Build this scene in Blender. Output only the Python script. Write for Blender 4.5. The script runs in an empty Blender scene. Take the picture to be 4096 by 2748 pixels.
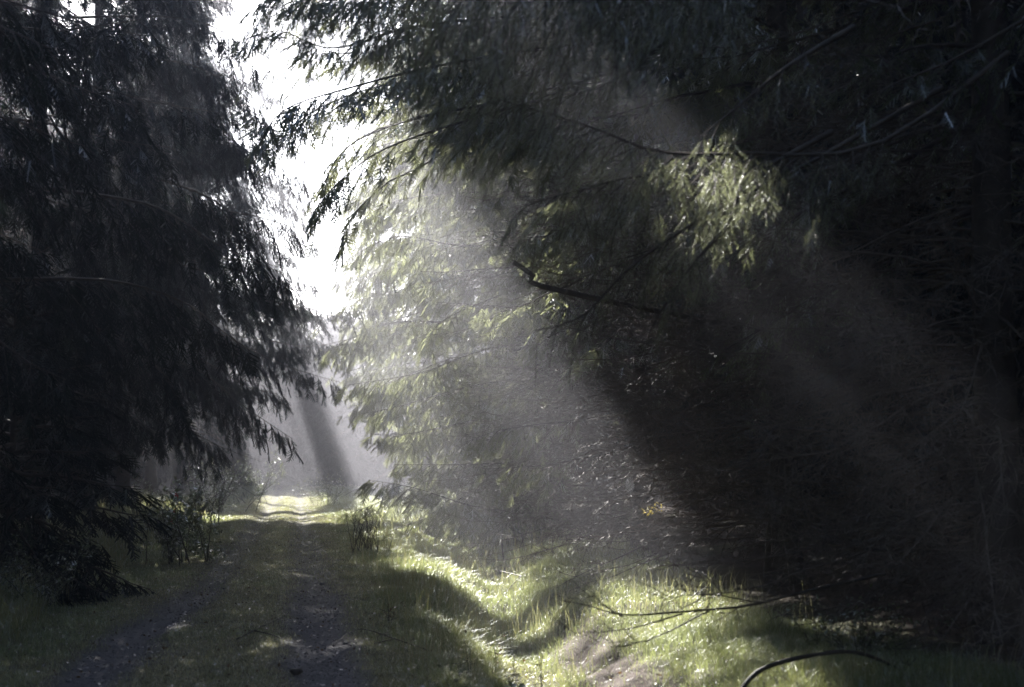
import bpy, math, numpy as np
from mathutils import Vector
R_ = math.radians
sc = bpy.context.scene
COL = sc.collection

# ------------------------------------------------------------------ camera
F = 50 / 36 * 1024
PITCH = math.atan(113.5 / F)
CAMZ = 1.7
cam_d = bpy.data.cameras.new('camera'); cam_d.lens = 50; cam_d.sensor_width = 36
cam_d.clip_start = 0.05; cam_d.clip_end = 2000
cam_d.dof.use_dof = True; cam_d.dof.focus_distance = 24; cam_d.dof.aperture_fstop = 2.2
cam = bpy.data.objects.new('camera', cam_d); COL.objects.link(cam)
cam.location = (0, 0, CAMZ); cam.rotation_euler = (math.pi / 2 + PITCH, 0, 0)
sc.camera = cam

# ------------------------------------------------------------------ light
SUN_AZ, SUN_EL = R_(-19.8), R_(32.6)
S = np.array([math.sin(SUN_AZ) * math.cos(SUN_EL), math.cos(SUN_AZ) * math.cos(SUN_EL), math.sin(SUN_EL)])
world = bpy.data.worlds.new('World'); sc.world = world; world.use_nodes = True
wn = world.node_tree.nodes; wl = world.node_tree.links
sky = wn.new('ShaderNodeTexSky'); sky.sky_type = 'NISHITA'; sky.sun_disc = False
sky.sun_elevation = SUN_EL; sky.sun_rotation = SUN_AZ % (2 * math.pi)
sky.air_density = 1.0; sky.dust_density = 0.9; sky.ozone_density = 1.0
wl.new(sky.outputs[0], wn['Background'].inputs[0]); wn['Background'].inputs[1].default_value = 0.062
sd = bpy.data.lights.new('sun', 'SUN'); sd.energy = 5.0; sd.angle = R_(0.5); sd.color = (1.0, 0.965, 0.92)
sun = bpy.data.objects.new('sun', sd); COL.objects.link(sun)
sun.rotation_euler = Vector(S).to_track_quat('Z', 'Y').to_euler()
sun.location = tuple(S * 150)
vs = sc.view_settings; sc.display_settings.display_device = 'sRGB'
vs.view_transform = 'Standard'; vs.look = 'None'; vs.gamma = 1; vs.exposure = 3.05
cy = sc.cycles
cy.max_bounces = 5; cy.diffuse_bounces = 3; cy.glossy_bounces = 2; cy.transmission_bounces = 4
cy.transparent_max_bounces = 4; cy.volume_bounces = 0
cy.use_denoising = True; cy.sample_clamp_indirect = 4.0; cy.sample_clamp_direct = 2.0; cy.use_adaptive_sampling = False; cy.denoising_prefilter = 'ACCURATE'
cy.caustics_reflective = False; cy.caustics_refractive = False
HAZE = 0.0080; HAZE_G = 0.62

# ------------------------------------------------------------------ helpers
rng = np.random.default_rng(7)
def dsp(x, y): return x * 0.43817, y * 0.43817
def at(px, py, Y):
    a = (px - 512) / F; b = (343.5 - py) / F
    d = np.array([a, math.cos(PITCH) - b * math.sin(PITCH), math.sin(PITCH) + b * math.cos(PITCH)])
    return np.array([0, 0, CAMZ]) + d * (Y / d[1])
def ad(x, y, Y): return at(*dsp(x, y), Y)
def project(P):
    x, y, z = P[..., 0], P[..., 1], P[..., 2] - CAMZ
    f = y * math.cos(PITCH) + z * math.sin(PITCH); u = -y * math.sin(PITCH) + z * math.cos(PITCH)
    f = np.maximum(f, 0.05)
    return 512 + F * x / f, 343.5 - F * u / f
def nrm(v): return v / np.maximum(np.linalg.norm(v, axis=-1, keepdims=True), 1e-9)
def inside(px, py, poly):
    r = np.zeros(px.shape, bool); n = len(poly)
    for i in range(n):
        x1, y1 = poly[i]; x2, y2 = poly[(i + 1) % n]
        if y1 == y2: continue
        c = ((y1 > py) != (y2 > py)) & (px < (x2 - x1) * (py - y1) / (y2 - y1) + x1)
        r ^= c
    return r
def tag(o, label=None, cat=None, group=None, kind=None):
    if label: o['label'] = label
    if cat: o['category'] = cat
    if group: o['group'] = group
    if kind: o['kind'] = kind
    return o
def empty(name, loc, label, cat, group=None, rz=0):
    o = bpy.data.objects.new(name, None); COL.objects.link(o); o.location = tuple(loc); o.rotation_euler = (0, 0, rz)
    o.empty_display_size = 0.2
    return tag(o, label, cat, group)

def vnoise(x, y, seed=0, sc_=1.0):
    x = np.asarray(x, float) / sc_; y = np.asarray(y, float) / sc_
    xi = np.floor(x).astype(int); yi = np.floor(y).astype(int); fx = x - xi; fy = y - yi
    fx = fx * fx * (3 - 2 * fx); fy = fy * fy * (3 - 2 * fy)
    def hsh(a, b):
        h = (a * 374761393 + b * 668265263 + seed * 144665) & 0x7fffffff
        h = ((h ^ (h >> 13)) * 1274126177) & 0x7fffffff
        return ((h ^ (h >> 16)) & 0xffff) / 65535.
    return (hsh(xi, yi) * (1 - fx) + hsh(xi + 1, yi) * fx) * (1 - fy) + (hsh(xi, yi + 1) * (1 - fx) + hsh(xi + 1, yi + 1) * fx) * fy
class MB:
    """collects quads; build() links one mesh object"""
    def __init__(s): s.v = []; s.q = []; s.t = []; s.m = []; s.n = 0
    def add(s, V, Q, tint=0.5, mat=0):
        V = np.asarray(V, float).reshape(-1, 3); Q = np.asarray(Q, int).reshape(-1, 4)
        s.v.append(V); s.q.append(Q + s.n); s.n += len(V)
        s.t.append(np.broadcast_to(np.asarray(tint, float), (len(V),)).copy()); s.m.append(np.full(len(Q), mat))
    def inst(s, T, base, X, Y, Z, tint=None):
        TV, TQ = T; m = len(base)
        if m == 0: return
        V = base[:, None] + TV[None, :, 0:1] * X[:, None] + TV[None, :, 1:2] * Y[:, None] + TV[None, :, 2:3] * Z[:, None]
        Q = TQ[None] + (np.arange(m) * len(TV))[:, None, None]
        t = np.repeat(tint if tint is not None else np.full(m, .5), len(TV))
        s.add(V, Q, t)
    def tubes(s, P, Rr, sides=4, tint=0.5, mat=0):
        P = np.asarray(P, float); m, k, _ = P.shape
        Rr = np.broadcast_to(np.asarray(Rr, float), (m, k))
        T = np.empty_like(P); T[:, 1:-1] = P[:, 2:] - P[:, :-2]; T[:, 0] = P[:, 1] - P[:, 0]; T[:, -1] = P[:, -1] - P[:, -2]
        T = nrm(T); ref = np.where(np.abs(T[:, :1, 2:3]) > .9, np.array([1., 0, 0]), np.array([0, 0, 1.]))
        A = nrm(np.cross(T, np.broadcast_to(ref, T.shape))); B = np.cross(T, A)
        an = np.arange(sides) * 2 * math.pi / sides
        V = P[:, :, None] + Rr[:, :, None, None] * (A[:, :, None] * np.cos(an)[None, None, :, None] + B[:, :, None] * np.sin(an)[None, None, :, None])
        i = np.arange(k - 1)[:, None]; j = np.arange(sides)[None]
        q = np.stack([i * sides + j, i * sides + (j + 1) % sides, (i + 1) * sides + (j + 1) % sides, (i + 1) * sides + j], -1).reshape(-1, 4)
        Q = q[None] + (np.arange(m) * k * sides)[:, None, None]
        s.add(V, Q, tint, mat)
    def build(s, name, mats, parent=None, smooth=False, origin=None):
        V = np.concatenate(s.v); Q = np.concatenate(s.q); t = np.concatenate(s.t); M = np.concatenate(s.m)
        if origin is not None: V = V - np.asarray(origin)
        me = bpy.data.meshes.new(name)
        me.vertices.add(len(V)); me.vertices.foreach_set('co', V.astype(np.float32).ravel())
        me.loops.add(len(Q) * 4); me.loops.foreach_set('vertex_index', Q.astype(np.int32).ravel())
        me.polygons.add(len(Q)); me.polygons.foreach_set('loop_start', (np.arange(len(Q)) * 4).astype(np.int32))
        if not isinstance(mats, (list, tuple)): mats = [mats]
        for m in mats: me.materials.append(m)
        me.polygons.foreach_set('material_index', M.astype(np.int32))
        me.polygons.foreach_set('use_smooth', np.full(len(Q), smooth))
        at_ = me.attributes.new('tint', 'FLOAT', 'POINT'); at_.data.foreach_set('value', t.astype(np.float32))
        me.update(calc_edges=True)
        o = bpy.data.objects.new(name, me); COL.objects.link(o)
        if parent is not None: o.parent = parent
        if origin is not None and parent is None: o.location = tuple(origin)
        return o

# ------------------------------------------------------------------ materials
def newmat(name):
    m = bpy.data.materials.new(name); m.use_nodes = True; nt = m.node_tree
    for n in list(nt.nodes): nt.nodes.remove(n)
    out = nt.nodes.new('ShaderNodeOutputMaterial'); return m, nt, out
def ramp(nt, fac, stops):
    r = nt.nodes.new('ShaderNodeValToRGB'); e = r.color_ramp.elements
    while len(e) < len(stops): e.new(0.5)
    for k, (p, c) in enumerate(stops): e[k].position = p; e[k].color = (*c, 1)
    nt.links.new(fac, r.inputs[0]); return r.outputs[0]
def noise(nt, scale, detail=3, coord='Object', rough=.5):
    tc = nt.nodes.new('ShaderNodeTexCoord'); n = nt.nodes.new('ShaderNodeTexNoise')
    n.inputs['Scale'].default_value = scale; n.inputs['Detail'].default_value = detail; n.inputs['Roughness'].default_value = rough
    nt.links.new(tc.outputs[coord], n.inputs['Vector']); return n.outputs[0]
def leafmat(name, stops, trans, tmix=.35, gloss=.12, rough=.35, tscale=1.0):
    m, nt, out = newmat(name)
    a = nt.nodes.new('ShaderNodeAttribute'); a.attribute_name = 'tint'
    c = ramp(nt, a.outputs['Fac'], stops)
    d = nt.nodes.new('ShaderNodeBsdfDiffuse'); nt.links.new(c, d.inputs[0])
    t = nt.nodes.new('ShaderNodeBsdfTranslucent')
    mx = nt.nodes.new('ShaderNodeMix'); mx.data_type = 'RGBA'; mx.inputs[0].default_value = .5
    nt.links.new(c, mx.inputs[6]); mx.inputs[7].default_value = (*trans, 1); nt.links.new(mx.outputs[2], t.inputs[0])
    g = nt.nodes.new('ShaderNodeBsdfGlossy'); g.inputs['Roughness'].default_value = rough; g.inputs[0].default_value = (.9, .9, .9, 1)
    s1 = nt.nodes.new('ShaderNodeMixShader'); s1.inputs[0].default_value = tmix
    nt.links.new(d.outputs[0], s1.inputs[1]); nt.links.new(t.outputs[0], s1.inputs[2])
    s2 = nt.nodes.new('ShaderNodeMixShader')
    fr = nt.nodes.new('ShaderNodeFresnel'); fr.inputs[0].default_value = 1.4
    mm = nt.nodes.new('ShaderNodeMath'); mm.operation = 'MULTIPLY_ADD'; mm.inputs[1].default_value = .35 if gloss > .01 else .1; mm.inputs[2].default_value = gloss * .1
    nt.links.new(fr.outputs[0], mm.inputs[0]); nt.links.new(mm.outputs[0], s2.inputs[0])
    nt.links.new(s1.outputs[0], s2.inputs[1]); nt.links.new(g.outputs[0], s2.inputs[2])
    nt.links.new(s2.outputs[0], out.inputs[0]); return m
def barkmat(name, c0, c1, scale=6, rough=.8, bump=.4, spec=.3):
    m, nt, out = newmat(name); b = nt.nodes.new('ShaderNodeBsdfPrincipled')
    n = noise(nt, scale, 6, rough=.65); nt.links.new(ramp(nt, n, [(.3, c0), (.7, c1)]), b.inputs['Base Color'])
    b.inputs['Roughness'].default_value = rough; b.inputs['Specular IOR Level'].default_value = spec
    bp = nt.nodes.new('ShaderNodeBump'); bp.inputs[0].default_value = bump; bp.inputs[1].default_value = .02
    nt.links.new(noise(nt, scale * 4, 5), bp.inputs['Height']); nt.links.new(bp.outputs[0], b.inputs['Normal'])
    nt.links.new(b.outputs[0], out.inputs[0]); return m
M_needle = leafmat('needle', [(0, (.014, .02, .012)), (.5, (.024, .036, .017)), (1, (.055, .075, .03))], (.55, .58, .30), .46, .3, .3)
M_needle_shade = leafmat('needle_shade', [(0, (.007, .011, .010)), (.5, (.011, .017, .015)), (1, (.022, .032, .024))], (.04, .06, .04), .25, .0, .4)  # darker copy of the needles: shade on these trees is put into the colour
M_grass = leafmat('grass', [(0, (.30, .25, .14)), (.35, (.22, .20, .09)), (.7, (.12, .18, .045)), (1, (.06, .12, .035))], (.60, .62, .24), .48, 1.2, .4)
M_moss = leafmat('moss', [(0, (.24, .24, .15)), (.5, (.32, .33, .2)), (1, (.2, .26, .1))], (.75, .75, .5), .5, 2.2, .25)
M_leaf = leafmat('leaf', [(0, (.05, .035, .02)), (.5, (.10, .12, .07)), (1, (.16, .19, .10))], (.3, .36, .1), .3, .8, .3)
M_leafy = leafmat('yellow_leaf', [(0, (.35, .26, .06)), (1, (.45, .36, .10))], (.6, .5, .1), .4, .3, .3)
M_dryleaf = leafmat('dry_leaf', [(0, (.07, .045, .03)), (1, (.16, .10, .05))], (.25, .14, .05), .3, .3, .4)
M_bark = barkmat('bark', (.035, .028, .024), (.11, .09, .075))
M_twig = barkmat('dead_twig', (.06, .05, .043), (.21, .17, .145), 9, .7, .2, .25)
M_dkwood = barkmat('dark_wood', (.03, .024, .02), (.08, .065, .05), 9, .6, .3)
M_stone = barkmat('stone', (.06, .055, .055), (.16, .15, .15), 14, .8, .5)
M_web = barkmat('web', (.6, .6, .6), (.75, .75, .75), 5, .3, 0, .6)

# ------------------------------------------------------------------ light gaps in the canopy (where the sun lands on z=0)
KX, KY = -S[0] / S[2], -S[1] / S[2]
def land(P): return P[..., 0] + KX * P[..., 2], P[..., 1] + KY * P[..., 2]
LIT_POLYS = [
    [(-9.6, 36.6), (-8.3, 35.8), (-6.8, 37.4), (-5.6, 36.0), (-4, 35.2), (-2.4, 33.6), (-1, 31), (3.7, 29), (4.4, 34), (5, 45), (1, 52), (-2.0, 48), (-3.5, 44.5), (-6, 42.0), (-7.2, 40.8), (-9.4, 40.0), (-10.0, 38.5)],
    [(-2.9, 32), (-2.3, 27.5), (-1.9, 24.5), (-1.6, 20.5), (-.9, 19.4), (5.0, 19.2), (5.0, 24), (3.4, 30)],
    [(-0.8, 16.4), (-.9, 14.6), (-.25, 13.2), (.1, 11.2), (.45, 9.6), (.7, 8.2), (2.0, 8.6), (2.2, 10.2), (2.5, 13), (2.7, 16.8), (1, 17.2)],
]
def _spot(x, y, d, r, ry=None): P = ad(x, y, d); X, Y = land(P); return (float(X), float(Y), r, ry or r * 1.5)
LIT_SPOTS = [_spot(1900, 560, 8, .35), _spot(2130, 900, 6.5, .4), _spot(2250, 1100, 7, .3), _spot(1480, 1145, 17, .45), _spot(1500, 1220, 17, .5), _spot(1640, 320, 8.8, .11), _spot(1480, 750, 9, .09), _spot(1480, 400, 9.1, .10), _spot(1300, 330, 8.6, .12), _spot(1420, 330, 8.7, .09), _spot(1330, 400, 8.9, .17), _spot(1240, 330, 8.7, .13), _spot(1400, 520, 9.3, .12),
             _spot(1380, 1150, 18, .6), _spot(1000, 1450, 11.5, .22), _spot(860, 1300, 19, .3), _spot(2290, 1400, 7, .3), _spot(1750, 180, 8.8, .3), (4.2, 14, .35, .6), (5.2, 10.5, .3, .5)]
def lit_at(xg, yg):
    """1 where the canopy is open along the sun's direction; edges ragged, broken by boughs"""
    ox = (vnoise(xg, yg, 71, 1.3) - .5) * 1.3 + (vnoise(xg, yg, 72, .45) - .5) * .55; oy = (vnoise(xg, yg, 73, 1.6) - .5) * 2.4 + (vnoise(xg, yg, 74, .5) - .5) * .8
    kd = np.where(yg > 33, .35, 1.0); r = np.zeros(xg.shape, bool)
    for p in LIT_POLYS: r |= inside(xg + ox * kd, yg + oy * kd, p)
    br = vnoise(xg * 1.0, yg * .45, 75, .9) * .6 + vnoise(xg, yg, 76, .5) * .4
    edge = np.clip((xg - (.9 + .09 * (yg + 2.5)) + 1.1) / 3.2, 0, 1)          # thins out towards the right-hand edge
    r &= br > np.where((yg > 33) | (yg < 12.6), .10, .27) + .42 * edge ** 1.5
    gpx = 512 + F * (xg - .9) / np.maximum(yg + 2.5, 1) + 26 * (vnoise(xg * 1.6, yg * .35, 80, 2.2) - .5)      # separate shafts beyond the sunlit patch
    far = yg > 43
    r &= ~(far & ((gpx < 246) | ((gpx > 310) & (gpx < 344) & (vnoise(xg, yg, 83, .9) < .55)))); r |= far & (yg < 80) & (((gpx > 250) & (gpx < 308) & (vnoise(gpx, yg * .1, 81, 7) > .2)) | ((gpx > 347) & (gpx < 470)))
    for cx, cy_, rx, ry in LIT_SPOTS: r |= (((xg - cx) / rx) ** 2 + ((yg - cy_) / ry) ** 2) < 1 + 1.2 * (vnoise(xg, yg, 77, .3) - .5)
    ln = xg - (.9 + .09 * (yg + 2.5)); r |= (ln > -.2) & (ln < 2.4) & (yg > 9) & (yg < 30) & (vnoise(xg, yg * .5, 84, .6) > .70 + .07 * ln)
    r |= (xg > 2.5) & (xg < 9) & (yg > 3) & (yg < 30) & (vnoise(xg, yg, 79, .5) > .9)
    return r
def lit_mask(P, rg, soft=.12):
    xg, yg = land(P); return lit_at(xg + rg.normal(0, soft, xg.shape), yg + rg.normal(0, soft * 1.5, yg.shape))
GAP = [dsp(*p) for p in [(560, -400), (570, 0), (545, 150), (600, 330), (690, 430), (705, 520), (665, 600), (735, 690), (730, 860), (600, 930), (640, 1010), (510, 1030), (480, 1140), (980, 1160), (900, 1060), (850, 980), (790, 890), (800, 780), (815, 690), (790, 600), (750, 500), (780, 430), (850, 330), (800, 180), (830, 60), (840, -400)]]
GAP_OLD = [dsp(*p) for p in [(560, -400), (565, 0), (530, 160), (585, 330), (680, 420), (700, 520), (640, 590), (735, 690), (730, 860), (600, 930), (640, 1010), (510, 1030), (480, 1140), (980, 1160), (900, 1060), (850, 980), (790, 890), (815, 780), (830, 690), (800, 600), (760, 500), (800, 430), (900, 330), (850, 180), (860, 60), (870, -400)]]

# ------------------------------------------------------------------ foliage templates
def diamond(p, d, n, L, w):
    s = np.cross(n, d)
    return np.array([p + s * w * .3, p + d * L + s * w * .2, p + d * L * 1.02 - s * w * .2, p - s * w * .42 + d * L * .1])
def spray_template(seed, nsh=9, w=.085, droop=.15, cross=True):
    r = np.random.default_rng(seed); V = []; Q = []
    def addd(p, d, n, L, ww):
        d = d / np.linalg.norm(d)
        for nn in ((n, np.cross(n, d)) if cross else (n,)):
            V.append(diamond(p, d, nn, L, ww)); Q.append(np.arange(4) + 4 * len(Q))
    addd(np.zeros(3), np.array([1., 0, -.04]), np.array([0, 0, 1.]), 1, w)
    for i in range(nsh):
        s = .08 + .86 * i / nsh; sg = 1 if i % 2 else -1
        an = R_(r.uniform(22, 55)); L = (.34 * (1 - s) + .16) * r.uniform(.7, 1.25)
        d = np.array([math.cos(an), sg * math.sin(an), -droop * r.uniform(.2, 2.0) + .05 * r.normal()])
        addd(np.array([s, 0, -.04 * s]), d, np.array([0, 0, 1.]), L, w * r.uniform(.8, 1.15))
    return np.concatenate(V), np.array(Q)
SPR = [spray_template(i) for i in range(5)]
SPR_BIG = [spray_template(20 + i, 9, .10, .3) for i in range(3)]
def needle_shoot(seed, nn=46):
    """one shoot with separate needles, unit length"""
    r = np.random.default_rng(seed); V = []; Q = []
    ax = [np.array([0, 0, 0]), np.array([1., 0, 0])]
    for k in range(nn):
        s = .04 + .96 * k / nn; ph = r.uniform(0, 2 * math.pi); out = np.array([.75, math.cos(ph) * .75, math.sin(ph) * .75]); out /= np.linalg.norm(out)
        L = .16 * r.uniform(.8, 1.1) * (1 - .3 * s); sd = np.cross(out, r.normal(size=3)); sd /= np.linalg.norm(sd); p = np.array([s, 0, 0])
        V.append(np.array([p - sd * .008, p + out * L * .6 - sd * .012, p + out * L, p + out * L * .6 + sd * .012])); Q.append(np.arange(4) + 4 * len(Q))
    V.append(np.array([[0, .012, 0], [1, 0, 0], [1, 0, .002], [0, -.012, 0]])); Q.append(np.arange(4) + 4 * len(Q))
    return np.concatenate(V), np.array(Q)
NSH = [needle_shoot(40 + i) for i in range(4)]
def twig_template(seed, n=9, w=.012):
    r = np.random.default_rng(seed); V = []; Q = []
    def crooked(p, d, L, ww, k=4):
        pts = [p]; d = d / np.linalg.norm(d)
        for i in range(k): d = d + r.normal(0, .16, 3); d /= np.linalg.norm(d); pts.append(pts[-1] + d * L / k)
        for i in range(k):
            a, b = pts[i], pts[i + 1]; t = b - a; sd = np.cross(t, r.normal(size=3)); sd /= np.linalg.norm(sd); w0 = ww * (1 - i / k * .7); w1 = ww * (1 - (i + 1) / k * .7)
            V.append(np.array([a - sd * w0, b - sd * w1, b + sd * w1, a + sd * w0])); Q.append(np.arange(4) + 4 * len(Q))
        return pts
    main = crooked(np.zeros(3), np.array([1., 0, 0]), 1, w, 5)
    for i in range(n):
        f = r.uniform(.5, 4.7); k = int(f); p = main[k] + (main[k + 1] - main[k]) * (f - k); sg = r.choice([-1, 1])
        crooked(p, np.array([.7, sg * .8, r.normal(0, .5)]), r.uniform(.15, .5) * (1.1 - f / 6), w * .7, 3)
    return np.concatenate(V), np.array(Q)
TWG = [twig_template(60 + i) for i in range(5)]

def frames(X, rg, roll=1.0):
    up = np.array([0, 0, 1.]) + rg.normal(0, .35 * roll, X.shape)
    Y = nrm(np.cross(up, X)); Z = np.cross(X, Y); return Y, Z
COVER = []
def place(mb, T, base, X, scale, rg, tint, roll=1.0):
    if len(base) == 0: return
    X = nrm(X)
    if T is SPR or T is SPR_BIG: COVER.append(np.column_stack([base + X * scale[:, None] * .5, scale ** 2 * (.16 if T is SPR else .26)]))
    X = X; Y, Z = frames(X, rg, roll); k = rg.integers(0, len(T), len(base))
    for i in range(len(T)):
        s = k == i
        if s.any(): sc_ = scale[s][:, None]; mb.inst(T[i], base[s], X[s] * sc_, Y[s] * sc_, Z[s] * sc_, tint[s])

def smooth_poly(pts, k):
    pts = np.asarray(pts, float); n = len(pts)
    t = np.linspace(0, n - 1, k); i = np.clip(t.astype(int), 0, n - 2); f = (t - i)[:, None]
    p0 = pts[np.clip(i - 1, 0, n - 1)]; p1 = pts[i]; p2 = pts[i + 1]; p3 = pts[np.clip(i + 2, 0, n - 1)]
    return .5 * (2 * p1 + (p2 - p0) * f + (2 * p0 - 5 * p1 + 4 * p2 - p3) * f ** 2 + (3 * p1 - p0 - 3 * p2 + p3) * f ** 3)

def live_branch(fol, wood, P, rg, start=.22, l2=1.1, sp2=.16, sps=.17, size=.42, hang=.8, keep=None, T=SPR, r0=.03, fine=False, tint0=.5, side_bias=0):
    """P: axis points from the trunk out; hangs branchlets with sprays on it"""
    k = len(P); seg = np.linalg.norm(P[1:] - P[:-1], axis=1); L = seg.sum(); cum = np.concatenate([[0], np.cumsum(seg)]) / L
    wood.tubes(P[None], (r0 * (1 - .85 * cum))[None], 4)
    n2 = max(3, int(L * (1 - start) / sp2)); s = start + (1 - start) * (np.arange(n2) + rg.uniform(0, .8, n2)) / n2; s = np.clip(s, 0, .999)
    B = np.stack([np.interp(s, cum, P[:, c]) for c in range(3)], 1); e = .02
    Tn = nrm(np.stack([np.interp(np.clip(s + e, 0, 1), cum, P[:, c]) - np.interp(s - e, cum, P[:, c]) for c in range(3)], 1))
    sd = nrm(np.cross(Tn, np.array([0, 0, 1.]))) * np.where(np.arange(n2) % 2, 1, -1)[:, None]
    dn = np.array([0, 0, -1.])
    l2l = l2 * np.clip(np.minimum((s - start) * 4 + .45, (1 - s) * 1.6 + .22), .15, 1) * rg.uniform(.6, 1.2, n2)
    D2 = nrm(Tn * .75 + sd * rg.uniform(.5, 1.1, n2)[:, None] + dn * hang * .35 + rg.normal(0, .12, (n2, 3)))
    ns = max(2, int(round(l2 / sps))); f = (np.arange(ns) + .5)[None] / ns + rg.uniform(-.3, .3, (n2, ns)) / ns
    cnt = np.clip((l2l / l2), .25, 1)
    SB = B[:, None] + D2[:, None] * (f * l2l[:, None])[..., None] + dn * (hang * .38 * l2l[:, None] * f ** 2)[..., None]
    # branchlet wood
    fk = np.linspace(0, 1, 4)
    PW = B[:, None] + D2[:, None] * (fk[None] * l2l[:, None])[..., None] + dn * (hang * .38 * l2l[:, None] * fk[None] ** 2)[..., None]
    wkeep = np.ones(n2, bool) if keep is None else keep(PW[:, 2])
    if wkeep.any(): wood.tubes(PW[wkeep], (.006 * (1 - fk * .8))[None], 3)
    sgn = np.where((np.arange(ns) % 2)[None] == 0, 1, -1)[..., None]
    D3 = D2[:, None] * .8 + np.cross(D2, dn)[:, None] * sgn * .55 + dn * hang * rg.uniform(.5, 1.3, (n2, ns))[..., None] + rg.normal(0, .18, (n2, ns, 3))
    live = rg.uniform(size=(n2, ns)) < cnt[:, None] * 1.15
    SB = SB[live]; D3 = D3[live]; sz = (size * (.75 + .35 * np.broadcast_to((1 - f * .45), live.shape)[live])) * rg.uniform(.7, 1.2, len(SB))
    if keep is not None:
        kk = keep(SB + nrm(D3) * sz[:, None] * .5); SB = SB[kk]; D3 = D3[kk]; sz = sz[kk]
    tint = np.clip(tint0 + rg.normal(0, .22, len(SB)), 0, 1)
    if fine:   # real needles
        nsb = 9; q = np.linspace(.0, 1, nsb)[None]; Dn = nrm(D3)
        PB = SB[:, None] + Dn[:, None] * (q * sz[:, None])[..., None] + dn * (.12 * sz[:, None] * q ** 2)[..., None]
        sg = np.where(np.arange(nsb) % 2, 1, -1)[None, :, None]; side = nrm(np.cross(Dn, np.array([0, 0, 1.]) + rg.normal(0, .2, Dn.shape)))
        DD = Dn[:, None] * .8 + side[:, None] * sg * .65 + dn * .35 + rg.normal(0, .15, PB.shape); DD[:, -1] = Dn + rg.normal(0, .1, Dn.shape)
        LL = np.broadcast_to((.13 * (1.2 - q * .6)), PB.shape[:2]) * rg.uniform(.6, 1.2, PB.shape[:2])
        wood.tubes(PB[:, ::4], .003, 3)
        place(fol, NSH, PB.reshape(-1, 3), DD.reshape(-1, 3), LL.ravel(), rg, np.repeat(tint, nsb))
    else:
        place(fol, T, SB, D3, sz, rg, tint)

def dead_branch(mb, P, rg, r0=.018, n=26, size=.5, droop=.2):
    k = len(P); cum = np.linspace(0, 1, k)
    mb.tubes(P[None], (r0 * (1 - .8 * cum))[None], 4)
    s = rg.uniform(.15, 1, n); B = np.stack([np.interp(s, cum, P[:, c]) for c in range(3)], 1)
    Tn = nrm(P[-1] - P[0]); X = Tn * .9 + rg.normal(0, .55, (n, 3)) + np.array([0, 0, -droop])
    place(mb, TWG, B, X, size * rg.uniform(.5, 1.2, n) * (1.15 - .4 * s), rg, rg.uniform(0, 1, n), 3)

def axis_curve(b0, az, L, e0, droop, k=9, rg=None, up=.0):
    s = np.linspace(0, 1, k); out = np.array([math.cos(az), math.sin(az), 0])
    z = math.tan(e0) * L * s - droop * L * s ** 1.8 + up * L * s ** 4
    P = b0 + out * (L * s)[:, None]; P[:, 2] += z
    if rg is not None:
        P[1:] += np.cumsum(rg.normal(0, .018 * L / k * 3, (k - 1, 3)), 0)
    return P

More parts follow.
